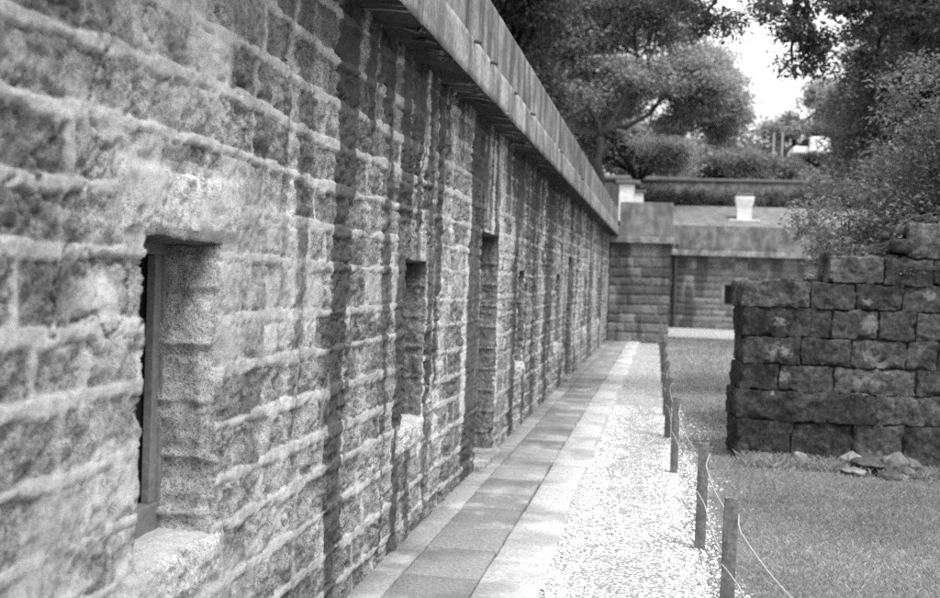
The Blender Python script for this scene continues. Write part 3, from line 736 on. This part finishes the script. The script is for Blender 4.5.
RU = (.735, 10.12); RA = R(5)
def ruin():
    bounds = [-.1, .37, .647, .89, 1.15, 1.42, 1.665, 1.915, 2.24]
    J = [[0, .5, 1.05, 1.5, 2.1, 2.8, 3.5, 4.3], [0, 1.25, 1.9, 2.6, 3.3, 4.3], [0, .36, .86, 1.6, 2.1, 2.8, 3.4, 4.3], [0, .55, 1.0, 1.5, 1.77, 2.3, 3, 4.3],
         [0, .82, 1.24, 1.57, 2.05, 2.6, 3.3, 4.3], [0, .62, 1.02, 1.45, 1.9, 2.5, 3.2, 4.3], [.80, 1.26, 1.7, 2.1, 2.7, 3.4, 4.3], [1.47, 1.78, 2.3, 2.9, 3.5, 4.3]]
    light = {(2, 2): 1.7, (6, 0): 1.8, (7, 0): 1.8, (3, 3): 1.5, (4, 3): 1.5, (3, 2): 1.3, (1, 1): 1.5, (0, 2): 1.5, (5, 0): 1.35, (2, 0): .6, (4, 0): .75, (1, 0): .75, (0, 0): .75}
    VV, FF, T, Lm, n = [], [], [], [], 0
    r = np.random.default_rng(8)
    for q in range(len(bounds) - 1):
        for i in range(len(J[q]) - 1):
            u0, u1 = J[q][i], J[q][i+1]; z0, z1 = bounds[q], bounds[q+1]
            if i == 0: u0 += r.uniform(-.035, .03)
            prot = r.uniform(-.012, .012)
            if (q, i) == (1, 0): prot = .03; u0 -= .03
            tilt = r.uniform(-.008, .008)
            P, F = rough_block((u0 + .000, -.03 + prot * -1, z0 + .001 + tilt), (u1 - .000, .56 + r.uniform(-.02, .02), z1 - .001 + tilt * .5),   .018, .010, .028, seed=q * 31 + i * 7, f=14, low=.5, chip=.022)
            VV.append(P); FF.append(F + n); n += len(P)
            tn = light.get((q, i), r.uniform(.8, 1.15))
            T.append(np.full(len(P), (.043 * tn)))
            cl = np.zeros(len(P))
            for (cu, cz, rr) in ((.37, 1.28, .10), (.36, 1.02, .13), (1.16, 1.30, .11), (1.20, 1.0, .13), (.40, .78, .10), (1.12, 1.50, .07), (1.68, 1.58, .08), (.3, .62, .03), (1.3, .9, .12), (1.1, .76, .16)):
                cl = np.maximum(cl, np.exp(-(((P[:, 0] - cu) ** 2 + ((P[:, 2] - cz) * 1.3) ** 2) / (rr * 1.25) ** 2)) * .72 * (.4 + 1.2 * fbm(P[:, 0] * 14, P[:, 2] * 14, 0, 4, 521)))
            Lm.append(cl)
    def extra(lo, hi, tn, amp=.03, rnd=.05, cell=.035, seed=3):
        nonlocal n
        P, F = rough_block(lo, hi, cell, rnd, amp, seed); VV.append(P); FF.append(F + n); n += len(P); T.append(np.full(len(P), (.043 * tn))); Lm.append(np.zeros(len(P)))
    extra((.03, .012, 0), (4.25, .5, 1.63), .55, .02)            # rubble core seen in the joints
    extra((.85, .06, 1.6), (4.25, .5, 1.88), .45, .01); extra((1.52, .06, 1.8), (4.25, .5, 2.2), .45, .01)
    for q in range(34):                                          # broken ends of the upper courses: small rubble on each step
        st = q % 3
        if st == 0: u = .05 + .75 * rng.random(); z = 1.655
        elif st == 1: u = .85 + .6 * rng.random(); z = 1.90
        else: u = 1.22 + .28 * rng.random() ** .6; z = 1.90 + .32 * max(0, (u - 1.2) / .28) * rng.random()
        s = .025 + .05 * rng.random() * (1.4 if st else .6)
        extra((u - s, .02 + .4 * rng.random() - s, z - s * .5), (u + s, .1 + .4 * rng.random() + s, z + s * .8), .8 + rng.random() * .9, .018, .04, .02, q)
    P = np.concatenate(VV); c, s = math.cos(RA), math.sin(RA)
    W = np.stack([RU[0] + P[:, 0] * c - P[:, 1] * s, RU[1] + P[:, 0] * s + P[:, 1] * c, P[:, 2]], -1)
    o = mk('ruined_wall', W, np.concatenate(FF), M['ruin'], None, dict(tone=np.concatenate(T), lime=np.concatenate(Lm)), True, (RU[0] + 1, RU[1] + .2, 0))
    props(o, 'broken dark stone wall with stepped top standing in the grass', 'ruined wall')
ruin()

# rubble lying at the foot of the ruin
RUB = [((.95, 9.93), .11, .05, 'flat pale stone at the foot of the left end of the ruined wall'), ((1.28, 9.88), .06, .09, 'small upright white stone against the ruined wall foot'),
       ((1.2, 9.80), .09, .035, 'thin grey slab fragment lying in grass before the small white stone'), ((1.74, 9.86), .10, .10, 'brightest white lump of rubble near the middle of the ruin foot'),
       ((1.86, 9.74), .17, .08, 'broad dark rubble block below the brightest white lump'), ((2.06, 9.72), .10, .13, 'grey wedge-shaped stone leaning beside the broad dark block'),
       ((1.70, 9.60), .10, .03, 'low pale flake of stone nearest the camera in the rubble'), ((2.0, 9.55), .11, .03, 'dark flat flake in the grass right of the low pale flake'),
       ((2.20, 9.84), .09, .08, 'rounded grey stone at the right end of the rubble'), ((2.16, 9.68), .05, .05, 'pebble-sized lump right of the wedge-shaped stone')]
for q, ((x, y), s, h, lab) in enumerate(RUB):
    bm = bmesh.new(); r_ = np.random.default_rng(q + 40)
    for _ in range(16):
        v = r_.standard_normal(3); v /= np.linalg.norm(v); bm.verts.new((x + v[0] * s * 1.3, y + v[1] * s * .9, h * .6 + v[2] * (h * 1.0 + .015)))
    hull = bmesh.ops.convex_hull(bm, input=bm.verts[:])
    bmesh.ops.delete(bm, geom=[g for g in hull['geom_interior'] if isinstance(g, bmesh.types.BMVert)], context='VERTS')
    bmesh.ops.bevel(bm, geom=bm.edges[:], offset=.006, segments=1, affect='EDGES'); bmesh.ops.triangulate(bm, faces=bm.faces[:])
    bmesh.ops.subdivide_edges(bm, edges=bm.edges[:], cuts=2, use_grid_fill=True); bm.verts.index_update()
    P = np.array([v.co[:] for v in bm.verts]); F = [[v.index for v in f.verts] for f in bm.faces]; bm.free()
    P = P + .022 * (np.stack([fbm(P[:, 0] * 22, P[:, 1] * 22, P[:, 2] * 22 + k_ * 9, 3, 530) for k_ in range(3)], -1) - .5)
    mt = m_plain('rubble stone %d' % q, (.15, .24, .12, .26, .06, .12, .17, .06, .11, .12)[q], .6, 18)
    props(mk('rubble_stone', P, F, mt, None, None, False, (x, y, 0)), lab, 'stone', 'rubble at the foot of the ruined wall')

# ------------------------------------------------------------------ rope fence
POSTS = [(.56, 3.3), (.345, 4.96), (.285, 6.61), (.152, 9.2), (.105, 11.3), (.088, 13.2), (.078, 15.3), (.06, 17.6), (.045, 19.8), (.03, 22.0), (.01, 24.2), (-.01, 26.4), (-.03, 28.4)]
PL = ['wooden rope post nearest the camera, mostly outside the picture', 'weathered post cut by the bottom edge of the photograph, ropes tied near its top', 'whole wooden post between gravel and grass, standing nearest to the left of the foremost post',
      'wooden post left of the ruin base, with a farther post half hidden behind it', 'post half hidden behind the one left of the ruin base', 'third post beyond the foremost whole post, thin and blurred']
for q, (x, y) in enumerate(POSTS):
    hh = .63 + .015 * rng.standard_normal() * (q > 3); hw = .031
    b = MB(); V = []; F = []
    lev = np.linspace(-.15, hh, 12)
    lx, ly = rng.standard_normal(2) * .008
    for i, z in enumerate(lev):
        for k in range(12):
            t = 2 * math.pi * k / 12 + .2; rr = hw * (1.06 / max(abs(math.cos(t)), abs(math.sin(t)))) ** .75 * (1 + .05 * math.sin(z * 23 + k * 2.1)) * (.93 if i == 11 else 1)
            V.append((x + rr * math.cos(t) + lx * z, y + rr * math.sin(t) + ly * z, z + (.004 * math.sin(k * 1.7) if i == 11 else 0)))
    for i in range(11):
        for k in range(12): F.append((i*12 + k, i*12 + (k+1) % 12, i*12 + 12 + (k+1) % 12, i*12 + 12 + k))
    F.append(tuple(132 + k for k in range(12)))
    b.add(V, F)
    lab = PL[q] if q < len(PL) else 'far blurred rope post, number %d counted away from the ruin towards the far stone wing' % (q - 5)
    o = b.build('fence_post', M['post'], loc=(x, y, 0)); props(o, lab, 'post', 'wooden posts of the rope fence')
def rope(zat, sag, side, seed, name, lab):
    r = np.random.default_rng(seed); pts = []
    for (a, b) in zip(POSTS[:-1], POSTS[1:]):
        n = 14 if a[1] < 12 else 8
        L = b[1] - a[1]; sg = sag * r.uniform(.75, 1.15) * min(1.2, L / 2)
        for q in range(n):
            t = q / n; near = max(0, 1 - min(t, 1 - t) * 9)
            pts.append((a[0] + (b[0] - a[0]) * t + side * .038 * near, a[1] + L * t, zat - sg * 4 * t * (1 - t) + .01 * math.sin(a[1] * 5)))
    mb = MB().tube(pts, [.0043] * len(pts), 6)
    for (x, y) in POSTS[1:1]:      # a turn of rope round each post
        ring = [(x + .042 * math.cos(t), y + .042 * math.sin(t), zat + .01 * math.sin(y * 5) + .012 * math.sin(t)) for t in np.linspace(0, 6.6, 15)]
        mb.tube(ring, [.0055] * 15, 6)
    props(mb.build(name, M['rope'], smooth=True, loc=(POSTS[1][0], POSTS[1][1], 0)), lab, 'rope', 'ropes of the post fence')
rope(.555, .075, 1, 3, 'rope', 'pale upper rope tied near the tops of the fence posts')
rope(.33, .075, -1, 4, 'rope', 'pale lower rope sagging along the gravel side of the fence posts')

# ------------------------------------------------------------------ vegetation
def leaves(C, RAD, n_each, size, seed, flat=1.0, droop=.35, aspect=.5, shell=.0):
    """kite-shaped leaves filling ellipsoidal sprays C with radii RAD"""
    r = np.random.default_rng(seed); C = np.asarray(C, float); RAD = np.asarray(RAD, float)
    if RAD.ndim == 1: RAD = np.stack([RAD, RAD, RAD * flat], -1)
    ci = np.repeat(np.arange(len(C)), n_each); n = len(ci)
    d = r.standard_normal((n, 3)); d /= np.linalg.norm(d, axis=1, keepdims=True)
    rad = r.random(n) ** (1 / 2.2); rad = shell + (1 - shell) * rad
    p = C[ci] + d * rad[:, None] * RAD[ci] * (1 + .25 * r.standard_normal((n, 1)))
    a = r.standard_normal((n, 3)); a[:, 2] = a[:, 2] * .45 - droop; a += d * .5; a /= np.linalg.norm(a, axis=1, keepdims=True)
    up = np.array([0, 0, 1.0]) + .65 * r.standard_normal((n, 3))
    b = np.cross(a, up); b /= np.maximum(np.linalg.norm(b, axis=1, keepdims=True), 1e-6)
    s = size * (.6 + .8 * r.random(n))[:, None]
    nn = np.cross(b, a)
    V = np.stack([p, p + a * s * .5 + b * s * aspect * .5 + nn * s * .06, p + a * s - nn * s * .1, p + a * s * .5 - b * s * aspect * .5 + nn * s * .06], 1)
    F = np.arange(n * 4).reshape(n, 4)
    tone = (.7 + .6 * r.random(n)) * (.8 + .45 * r.random(len(C)))[ci]
    return V.reshape(-1, 3), F, np.repeat(tone, 4)

def limb(a, b, r0, r1, seed, n=6, w=.12):
    r = np.random.default_rng(seed); a = np.array(a, float); b = np.array(b, float); L = np.linalg.norm(b - a)
    pts = [a + (b - a) * t + (r.standard_normal(3) * w * L * .35 * math.sin(t * 3.14) if 0 < q < n else 0) + np.array([0, 0, .10 * L * math.sin(t * 3.14)]) for q, t in enumerate(np.linspace(0, 1, n + 1))]
    return pts, list(np.linspace(r0, r1, n + 1))

def tree(name, lab, cat, base, fork, lobes, nclump, clump_r, n_each, leaf, mat, seed, tr=.3, flat=.55, group=None, limbs=14, forks=None, droop=.3, aspect=.5):
    """lobes: (cx,cy,cz, rx,ry,rz) big masses of the crown, each filled with many sprays"""
    r = np.random.default_rng(seed)
    t = thing(name, lab, cat, tuple(base), group)
    C = []
    wts = np.array([l[3] * l[4] * l[5] for l in lobes]) ** .75; wts /= wts.sum()
    for l, k in zip(lobes, np.maximum(3, (wts * nclump).astype(int))):
        d = r.standard_normal((k, 3)); d /= np.linalg.norm(d, axis=1, keepdims=True); d[:, 2] = np.where(d[:, 2] < -.35, -d[:, 2] * .6, d[:, 2])
        C.append(np.array(l[:3]) + d * np.array(l[3:]) * (.45 + .55 * r.random((k, 1)) ** .6))
    C = np.concatenate(C); RD = clump_r * (.65 + .7 * r.random(len(C)))
    V, F, T = leaves(C, RD, n_each, leaf, seed + 1, flat, droop, aspect)
    mk('crown', V, F, mat, t, dict(tone=T))
    tb = MB(); p, q = limb(base, fork, tr, tr * .72, seed + 2, 6, .06); tb.tube(p, q, 9)
    ends = [np.array(f) for f in (forks or [])]
    for i, e in enumerate(ends):
        p, q = limb(fork, e, tr * .62, tr * .3, seed + 20 + i, 6, .12); tb.tube(p, q, 8)
    pick = r.permutation(len(C))[:limbs]
    src = [np.array(fork)] + ends
    for i in pick:
        s = min(src, key=lambda z: np.linalg.norm(z - C[i])); L = np.linalg.norm(C[i] - s)
        p, q = limb(s, C[i], min(tr * .4, .03 + L * .022), .015, seed + 50 + i, 6, .12); tb.tube(p, q, 6)
    tb.build('trunk', M['bark'], t, True)
    return t

tree('broad_tree', 'large spreading tree with layered pale-topped foliage behind the far stone wing', 'tree', (-2.6, 40.5, 3.0), (-2.6, 41, 7.2),
     [(-.6, 45, 9.6, 3.6, 3.5, 1.7), (1.7, 46, 8.6, 1.9, 2.5, 1.2), (-2.0, 45, 12.4, 3.0, 3.5, 1.7), (.9, 46, 10.6, 1.9, 2.5, 1.1), (-3.6, 43.5, 8.4, 1.8, 2.5, 1.0), (-3.8, 45, 15.3, 2.4, 3.5, 1.8), (-4.8, 44.5, 11.5, 2.2, 3, 2.0), (-4.5, 44, 14.5, 2.5, 3, 2)],
     300, 1.0, 560, .17, M['leafA'], 701, .20, .42, limbs=26, forks=[(-3.9, 42, 9.8), (-1.0, 43, 9.6), (.6, 45, 9.2)])
tree('dark_tree', 'dark dense tree rising close behind the concrete parapet of the long building', 'tree', (-7.5, 31, -.1), (-6.8, 31, 5.5),
     [(-5.2, 32, 9.5, 2.6, 3, 2.0), (-4.6, 33, 7.0, 1.9, 2.5, 1.3), (-6.5, 31, 12.0, 3.2, 3, 2.2), (-7.5, 31, 8, 2.5, 3, 1.5), (-3.4, 34, 11.6, 2.0, 2.5, 1.6)],
     190, .95, 560, .15, M['leafB'], 711, .3, .55, limbs=22, forks=[(-6, 31.5, 8.5), (-5, 32.5, 8)])
tree('bushy_tree', 'dark mid-height tree with small leaves between the broad tree and the round bush', 'tree', (-1.5, 52, 4.5), (-1.4, 52, 6.5),
     [(-1.5, 52, 8.0, 3.0, 2, 1.5), (-.2, 53, 7.4, 1.2, 1.5, .9), (-4, 52, 8.5, 2.4, 2, 1.6)], 90, .85, 360, .18, M['leafA'], 721, .2, .6)
tree('round_bush', 'pale rounded bush on the bank above the tapered white chimney', 'bush', (4.0, 58, 6.6), (4.0, 58, 7.3),
     [(3.9, 58, 7.7, 2.6, 1.9, 1.5), (2.2, 58, 7.2, 1.3, 1.4, .9), (6.0, 58, 7.5, 1.2, 1.4, 1.2)], 75, .62, 300, .15, M['leafC'], 731, .12, .7, limbs=16)
tree('overhanging_tree', 'dark leafy tree overhanging from the right, its boughs hanging into the top of the picture', 'tree', (7.6, 15.0, -.05), (6.8, 15.0, 4.2),
     [(3.1, 14.6, 5.0, .9, .9, .45), (2.1, 14.4, 5.15, .7, .7, .28), (1.95, 14.3, 4.75, .30, .45, .16), (1.5, 14.3, 4.9, .28, .4, .14), (1.1, 14.2, 5.2, .5, .6, .18), (.45, 14.2, 4.98, .34, .4, .14), (2.65, 14.5, 4.55, .40, .5, .18), (1.75, 14.4, 4.55, .22, .4, .12), (2.4, 14.4, 4.35, .22, .35, .10), (.1, 14.2, 5.35, .5, .6, .14), (4.2, 14.8, 5.2, 1.1, 1.0, .7), (5.5, 15, 6.0, 1.6, 1.5, 1.2), (3.0, 14.4, 6.6, 2.0, 1.5, .8), (1.0, 14.3, 6.3, 1.4, 1.0, .4)],
     300, .25, 240, .07, M['leafB'], 741, .26, .6, limbs=60, forks=[(4.6, 14.8, 5.6), (3.0, 14.6, 5.7), (1.6, 14.4, 5.6), (.7, 14.3, 5.5)])
tree('dark_tree', 'tall dark tree filling the upper right behind the shrub and the ruined wall', 'tree', (7.8, 27, -.05), (7.4, 27, 4.4),
     [(6.6, 27, 7.2, 2.2, 2.2, 2.2), (5.6, 28, 5.6, 1.3, 2, 1.3), (8.6, 26, 8.0, 2.6, 2.5, 2.4), (8.2, 26, 5.0, 2.4, 2, 1.8), (7.2, 27, 10, 2.4, 2.2, 1.6), (5.2, 27, 6.6, .8, 1.5, .8), (5.6, 27, 8.0, 1.0, 1.5, .8)],
     200, .85, 500, .13, M['leafB'], 751, .28, .6, limbs=24, forks=[(6.4, 27, 6.5), (8.3, 26.5, 7)])
tree('light_tree', 'thin hazy tree far up the bank with sky showing through its crown', 'tree', (9.5, 84, 9.0), (9.5, 84, 13),
     [(8.6, 84, 13.6, 1.6, 2.5, 1.2), (12.4, 84, 16.2, 2.0, 2.5, 1.5), (10.5, 84, 13.4, 3.0, 2.5, 1.2), (14, 85, 14.5, 2.5, 2.5, 2.2)], 75, 1.0, 170, .32, M['leafA'], 761, .22, .6, forks=[(8.5, 84, 14.5), (11.5, 84, 15.5)])
tree('light_tree', 'grey tree beyond the white van, right of the sky gap', 'tree', (13.5, 78, 9.4), (13.5, 78, 12),
     [(12.2, 78, 14.5, 2.2, 2.5, 1.7), (14.5, 78, 16, 2.6, 2.5, 2.2), (15.5, 78, 13, 3.0, 2.5, 2.0)], 75, 1.0, 220, .30, M['leafA'], 771, .22, .6, forks=[(12.5, 78, 14)])
tree('leafy_bush', 'loose bush right of the white van half hiding the roof end', 'bush', (9.0, 50, 4.6), (9.0, 50, 5.4),
     [(8.6, 50, 6.4, 2.4, 1.5, 1.5), (11, 50, 6.8, 2.5, 1.5, 1.9), (13.5, 50, 7, 2.5, 1.5, 2.0), (6.6, 49.5, 5.8, .9, 1, .7)], 80, .7, 260, .17, M['leafC'], 781, .12, .7)
# the airy shrub just behind the ruin, with leaning bare stems
def shrub():
    r = np.random.default_rng(91)
    t = thing('leafy_shrub', 'tall airy shrub with fine pale leaves and leaning stems behind the stepped ruin', 'shrub', (2.7, 12.0, 0))
    tb = MB(); C = []
    tips = []
    for q in range(34):
        bx = 2.55 + .35 * r.standard_normal(); by = 12.1 + .3 * r.standard_normal()
        if q < 13: e = (bx - .1 - .75 * r.random(), by + .3 * r.standard_normal(), 1.9 + .85 * r.random())
        else: e = (2.55 + 1.8 * r.random(), by + .5 * r.standard_normal(), 2.4 + 1.55 * r.random() + .1)
        p, rad = limb((bx, by, 0), e, .022, .005, 900 + q, 9, .10); tb.tube(p, rad, 6); tips.append(p)
        for i in range(5, 10):
            for k in range(6):
                c = np.array(p[i]) + r.standard_normal(3) * (.16, .16, .13); C.append(c)
                if k < 2: pp, rr = limb(p[i], c, .004, .002, 990 + q * 10 + i, 3, .1); tb.tube(pp, rr, 4)
    C = np.array(C)
    V, F, T = leaves(C, .13 + .1 * r.random(len(C)), 70, .052, 93, .8, .1, .45)
    # the thick lower right of the shrub
    C2 = np.stack([3.3 + .75 * r.standard_normal(260), 12.3 + .3 * r.standard_normal(260), 2.55 + .62 * r.standard_normal(260)], -1); C2 = C2[C2[:, 0] > 2.45]
    V2, F2, T2 = leaves(C2, .2 + .1 * r.random(len(C2)), 75, .055, 94, .8, .2, .45)
    mk('foliage', np.concatenate([V, V2]), np.concatenate([F, F2 + len(V)]), M['leafC'], t, dict(tone=np.concatenate([T, T2 * .8])))
    tb.build('stems', M['twig'], t, True)
    return t
shrub()
# creeper trailing on the ruin's steps
def creeper(name, lab, pts, n_each, leaf, mat, seed, rad):
    t = thing(name, lab, 'creeper', tuple(pts[0]))
    p = np.array(pts)
    V, F, T = leaves(p, np.full(len(p), rad), n_each, leaf, seed, .5, .3, .6)
    mk('foliage', V, F, mat, t, dict(tone=T))
    mb = MB(); r = np.random.default_rng(seed)
    for q in range(4): mb.tube(p + r.standard_normal(p.shape) * .02 + np.array([0, 0, .02]), [.004] * len(p), 5)
    mb.build('stem', M['twig'], t, True)
def rp(u, v, z):
    c, s = math.cos(RA), math.sin(RA); return (RU[0] + u * c - v * s, RU[1] + u * s + v * c, z)
creeper('creeper_plant', 'dry creeper trailing over the stepped break in the top of the ruin', [rp(.9, .1, 1.93), rp(1.1, .08, 1.95), rp(1.28, .06, 1.98), rp(1.38, .05, 2.12), rp(1.47, .05, 2.27), rp(1.7, .04, 2.28), rp(2.0, .05, 2.29), rp(2.4, .05, 2.28)], 26, .022, M['leafC'], 95, .07)
creeper('creeper_plant', 'dark ivy patch hanging on the face of the ruin at the picture edge', [rp(1.75, -.05, 2.0), rp(1.9, -.05, 1.92), rp(1.85, -.06, 1.82), rp(2.1, -.06, 1.98), rp(2.2, -.06, 1.8), rp(1.6, -.05, 1.8), rp(1.45, -.05, 1.78)], 40, .024, M['leafB'], 96, .10)
# hedge and upper wall on the bank
V = []; rr = np.random.default_rng(97)
C = np.stack([-2 + 13 * rr.random(330), 48.9 + .5 * rr.standard_normal(330), 4.7 + 1.15 * rr.random(330)], -1)
V, F, T = leaves(C, np.full(330, .34), 120, .12, 98, .8)
h = thing('clipped_hedge', 'low dark hedge on the bank directly behind the far roof', 'hedge', (4, 48.9, 4.5))
mk('foliage', V, F, M['leafB'], h, dict(tone=T))
hs = MB()
for q in range(26): hs.tube([(-2 + q * .5, 48.9, 4.2), (-2 + q * .5 + .1, 48.95, 5.5)], [.03, .01], 5)
hs.build('stems', M['bark'], h)
tw = thing('retaining_wall', 'long grey retaining wall with coping on the bank above the hedge', 'wall', (4, 56, 4))
MB().box((-9, 55.5, 3.5), (22, 56, 6.95)).build('wall', M['farconc'], tw)
MB().box((-9.1, 55.4, 6.954), (22.1, 56.1, 7.10), .03).build('coping', M['cap'], tw)
# pale posts and the white van up the slope
for q, x in enumerate((6.25, 6.75)):
    o = MB().tube([(x, 66, 7.5), (x + .02, 66, 11.0)], [.06, .06], 8).build('pole', M['rope'], loc=(x, 66, 7.6))
    props(o, ('left', 'right')[q] + ' one of two slim pale poles on the bank left of the white van', 'pole', 'two pale poles on the bank')
def van():
    t = thing('white_van', 'white boxy van parked among the trees up the bank', 'van', (9.3, 70, 9.5))
    b = MB().box((8.75, 69.0, 10.15), (10.05, 73.0, 11.2), .18).build('body', M['wpaint'], t)
    MB().box((7.8, 69.3, 10.15), (8.76, 72.7, 10.62), .12).build('bonnet', M['wpaint'], t)
    V = [(8.1, 69.35, 10.60), (8.76, 69.35, 10.60), (8.76, 69.35, 11.1), (8.45, 69.35, 11.1), (8.1, 72.6, 10.6), (8.76, 72.6, 10.6), (8.76, 72.6, 11.1), (8.45, 72.6, 11.1)]
    mk('windscreen', V, [(0, 1, 2, 3), (5, 4, 7, 6), (4, 0, 3, 7), (3, 2, 6, 7)], M['black_sheet'], t)
    MB().box((7.85, 69.05, 9.85), (10.0, 72.9, 10.149), .03).build('chassis', M['tyre'], t)
    for x in (8.2, 9.6):
        for y in (69.1, 72.6): MB().tube([(x, y, 9.85), (x, y + .25, 9.85)], [.33, .33], 16).build('wheel', M['tyre'], t)
van()
# woods closing the view on the bank
def woods():
    r = np.random.default_rng(99); C = []
    for q in range(640):
        x = -45 + 100 * r.random() ** 1.15; y = 92 + 25 * r.random()
        lo = 9 + 2.5 * ss(0, 30, x); top = 31 + 5 * r.random() if (x < -1.5 or x > 18) else 13.2 + 1.5 * r.random()
        C.append((x, y, lo + (top - lo) * r.random()))
    for q in range(170): C.append((-4 + 32 * r.random(), 93 + 6 * r.random(), 7.5 + 6 * r.random()))
    C = np.array(C); V, F, T = leaves(C, 2.2 + 1.2 * r.random(len(C)), 200, .55, 100, .8)
    o = mk('woods', V, F, M['leafB'], None, dict(tone=T)); props(o, 'distant woods closing the view along the top of the bank', 'woods', kind='stuff')
    C = []
    for q in range(150):
        sd = r.random() < .5
        x = (-10 - 22 * r.random()) if sd else (12 + 25 * r.random()); y = (5 + 45 * r.random()) if sd else (22 + 40 * r.random())
        C.append((x, y, .5 + 10 * r.random()))
    C = np.array(C); V, F, T = leaves(C, 1.6 + 1.0 * r.random(len(C)), 150, .35, 101, .8)
    o = mk('undergrowth', V, F, M['leafB'], None, dict(tone=T)); props(o, 'mass of dark leaves either side of the barracks', 'undergrowth', kind='stuff')
woods()

# ------------------------------------------------------------------ sky, sun, camera
w = bpy.data.worlds.new('World'); SC.world = w; w.use_nodes = True
nt = w.node_tree; nt.nodes.clear()
sky = nt.nodes.new('ShaderNodeTexSky'); sky.sky_type = 'NISHITA'; sky.sun_disc = False
SUN_EL, SUN_AZ = R(58), R(135)     # light from behind the camera's right shoulder
sky.sun_elevation = SUN_EL; sky.sun_rotation = SUN_AZ; sky.dust_density = 6; sky.air_density = 1.5; sky.altitude = 50
bw = nt.nodes.new('ShaderNodeRGBToBW'); ad = nt.nodes.new('ShaderNodeMath'); ad.operation = 'ADD'
# cloud veil, brighter overhead than at the horizon
tcw = nt.nodes.new('ShaderNodeTexCoord'); sep = nt.nodes.new('ShaderNodeSeparateXYZ'); veil = nt.nodes.new('ShaderNodeMapRange')
veil.inputs['From Min'].default_value = 0; veil.inputs['From Max'].default_value = 1; veil.inputs['To Min'].default_value = 4.5; veil.inputs['To Max'].default_value = 11.5
nt.links.new(tcw.outputs['Generated'], sep.inputs[0]); nt.links.new(sep.outputs['Z'], veil.inputs[0]); nt.links.new(veil.outputs[0], ad.inputs[1])
ov = nt.nodes.new('ShaderNodeMath'); ov.operation = 'MULTIPLY'; ov.inputs[1].default_value = .6
bg = nt.nodes.new('ShaderNodeBackground'); bg.inputs['Strength'].default_value = .10
wo = nt.nodes.new('ShaderNodeOutputWorld')
nt.links.new(sky.outputs[0], bw.inputs[0]); nt.links.new(bw.outputs[0], ov.inputs[0]); nt.links.new(ov.outputs[0], ad.inputs[0])
nt.links.new(ad.outputs[0], bg.inputs['Color']); nt.links.new(bg.outputs[0], wo.inputs[0])
sl = bpy.data.lights.new('sun', 'SUN'); sl.energy = 1.4; sl.angle = R(14); sl.color = (1, 1, 1)
so = bpy.data.objects.new('sun', sl); COL.objects.link(so)
dirv = Vector((math.sin(SUN_AZ) * math.cos(SUN_EL), math.cos(SUN_AZ) * math.cos(SUN_EL), math.sin(SUN_EL)))
so.rotation_euler = dirv.to_track_quat('Z', 'Y').to_euler(); so.location = (10, -10, 20)

cam = bpy.data.cameras.new('camera'); co = bpy.data.objects.new('camera', cam); COL.objects.link(co); SC.camera = co
cam.sensor_fit = 'HORIZONTAL'; cam.sensor_width = 36; cam.lens = 1050 / 940 * 36
cam.clip_start = .05; cam.clip_end = 2000
co.location = (0, 0, 1.6)
co.rotation_euler = (Matrix.Rotation(R(10.379), 4, 'Z') @ Matrix.Rotation(R(90 - 1.1854), 4, 'X') @ Matrix.Rotation(R(2.0), 4, 'Z')).to_euler()
cam.dof.use_dof = True; cam.dof.focus_distance = 5.1; cam.dof.aperture_fstop = 2.5

SC.view_settings.view_transform = 'Standard'; SC.view_settings.look = 'None'
SC.cycles.use_denoising = False
SC.view_settings.gamma = 1; SC.view_settings.use_curve_mapping = False
SC.view_settings.exposure = 0.9
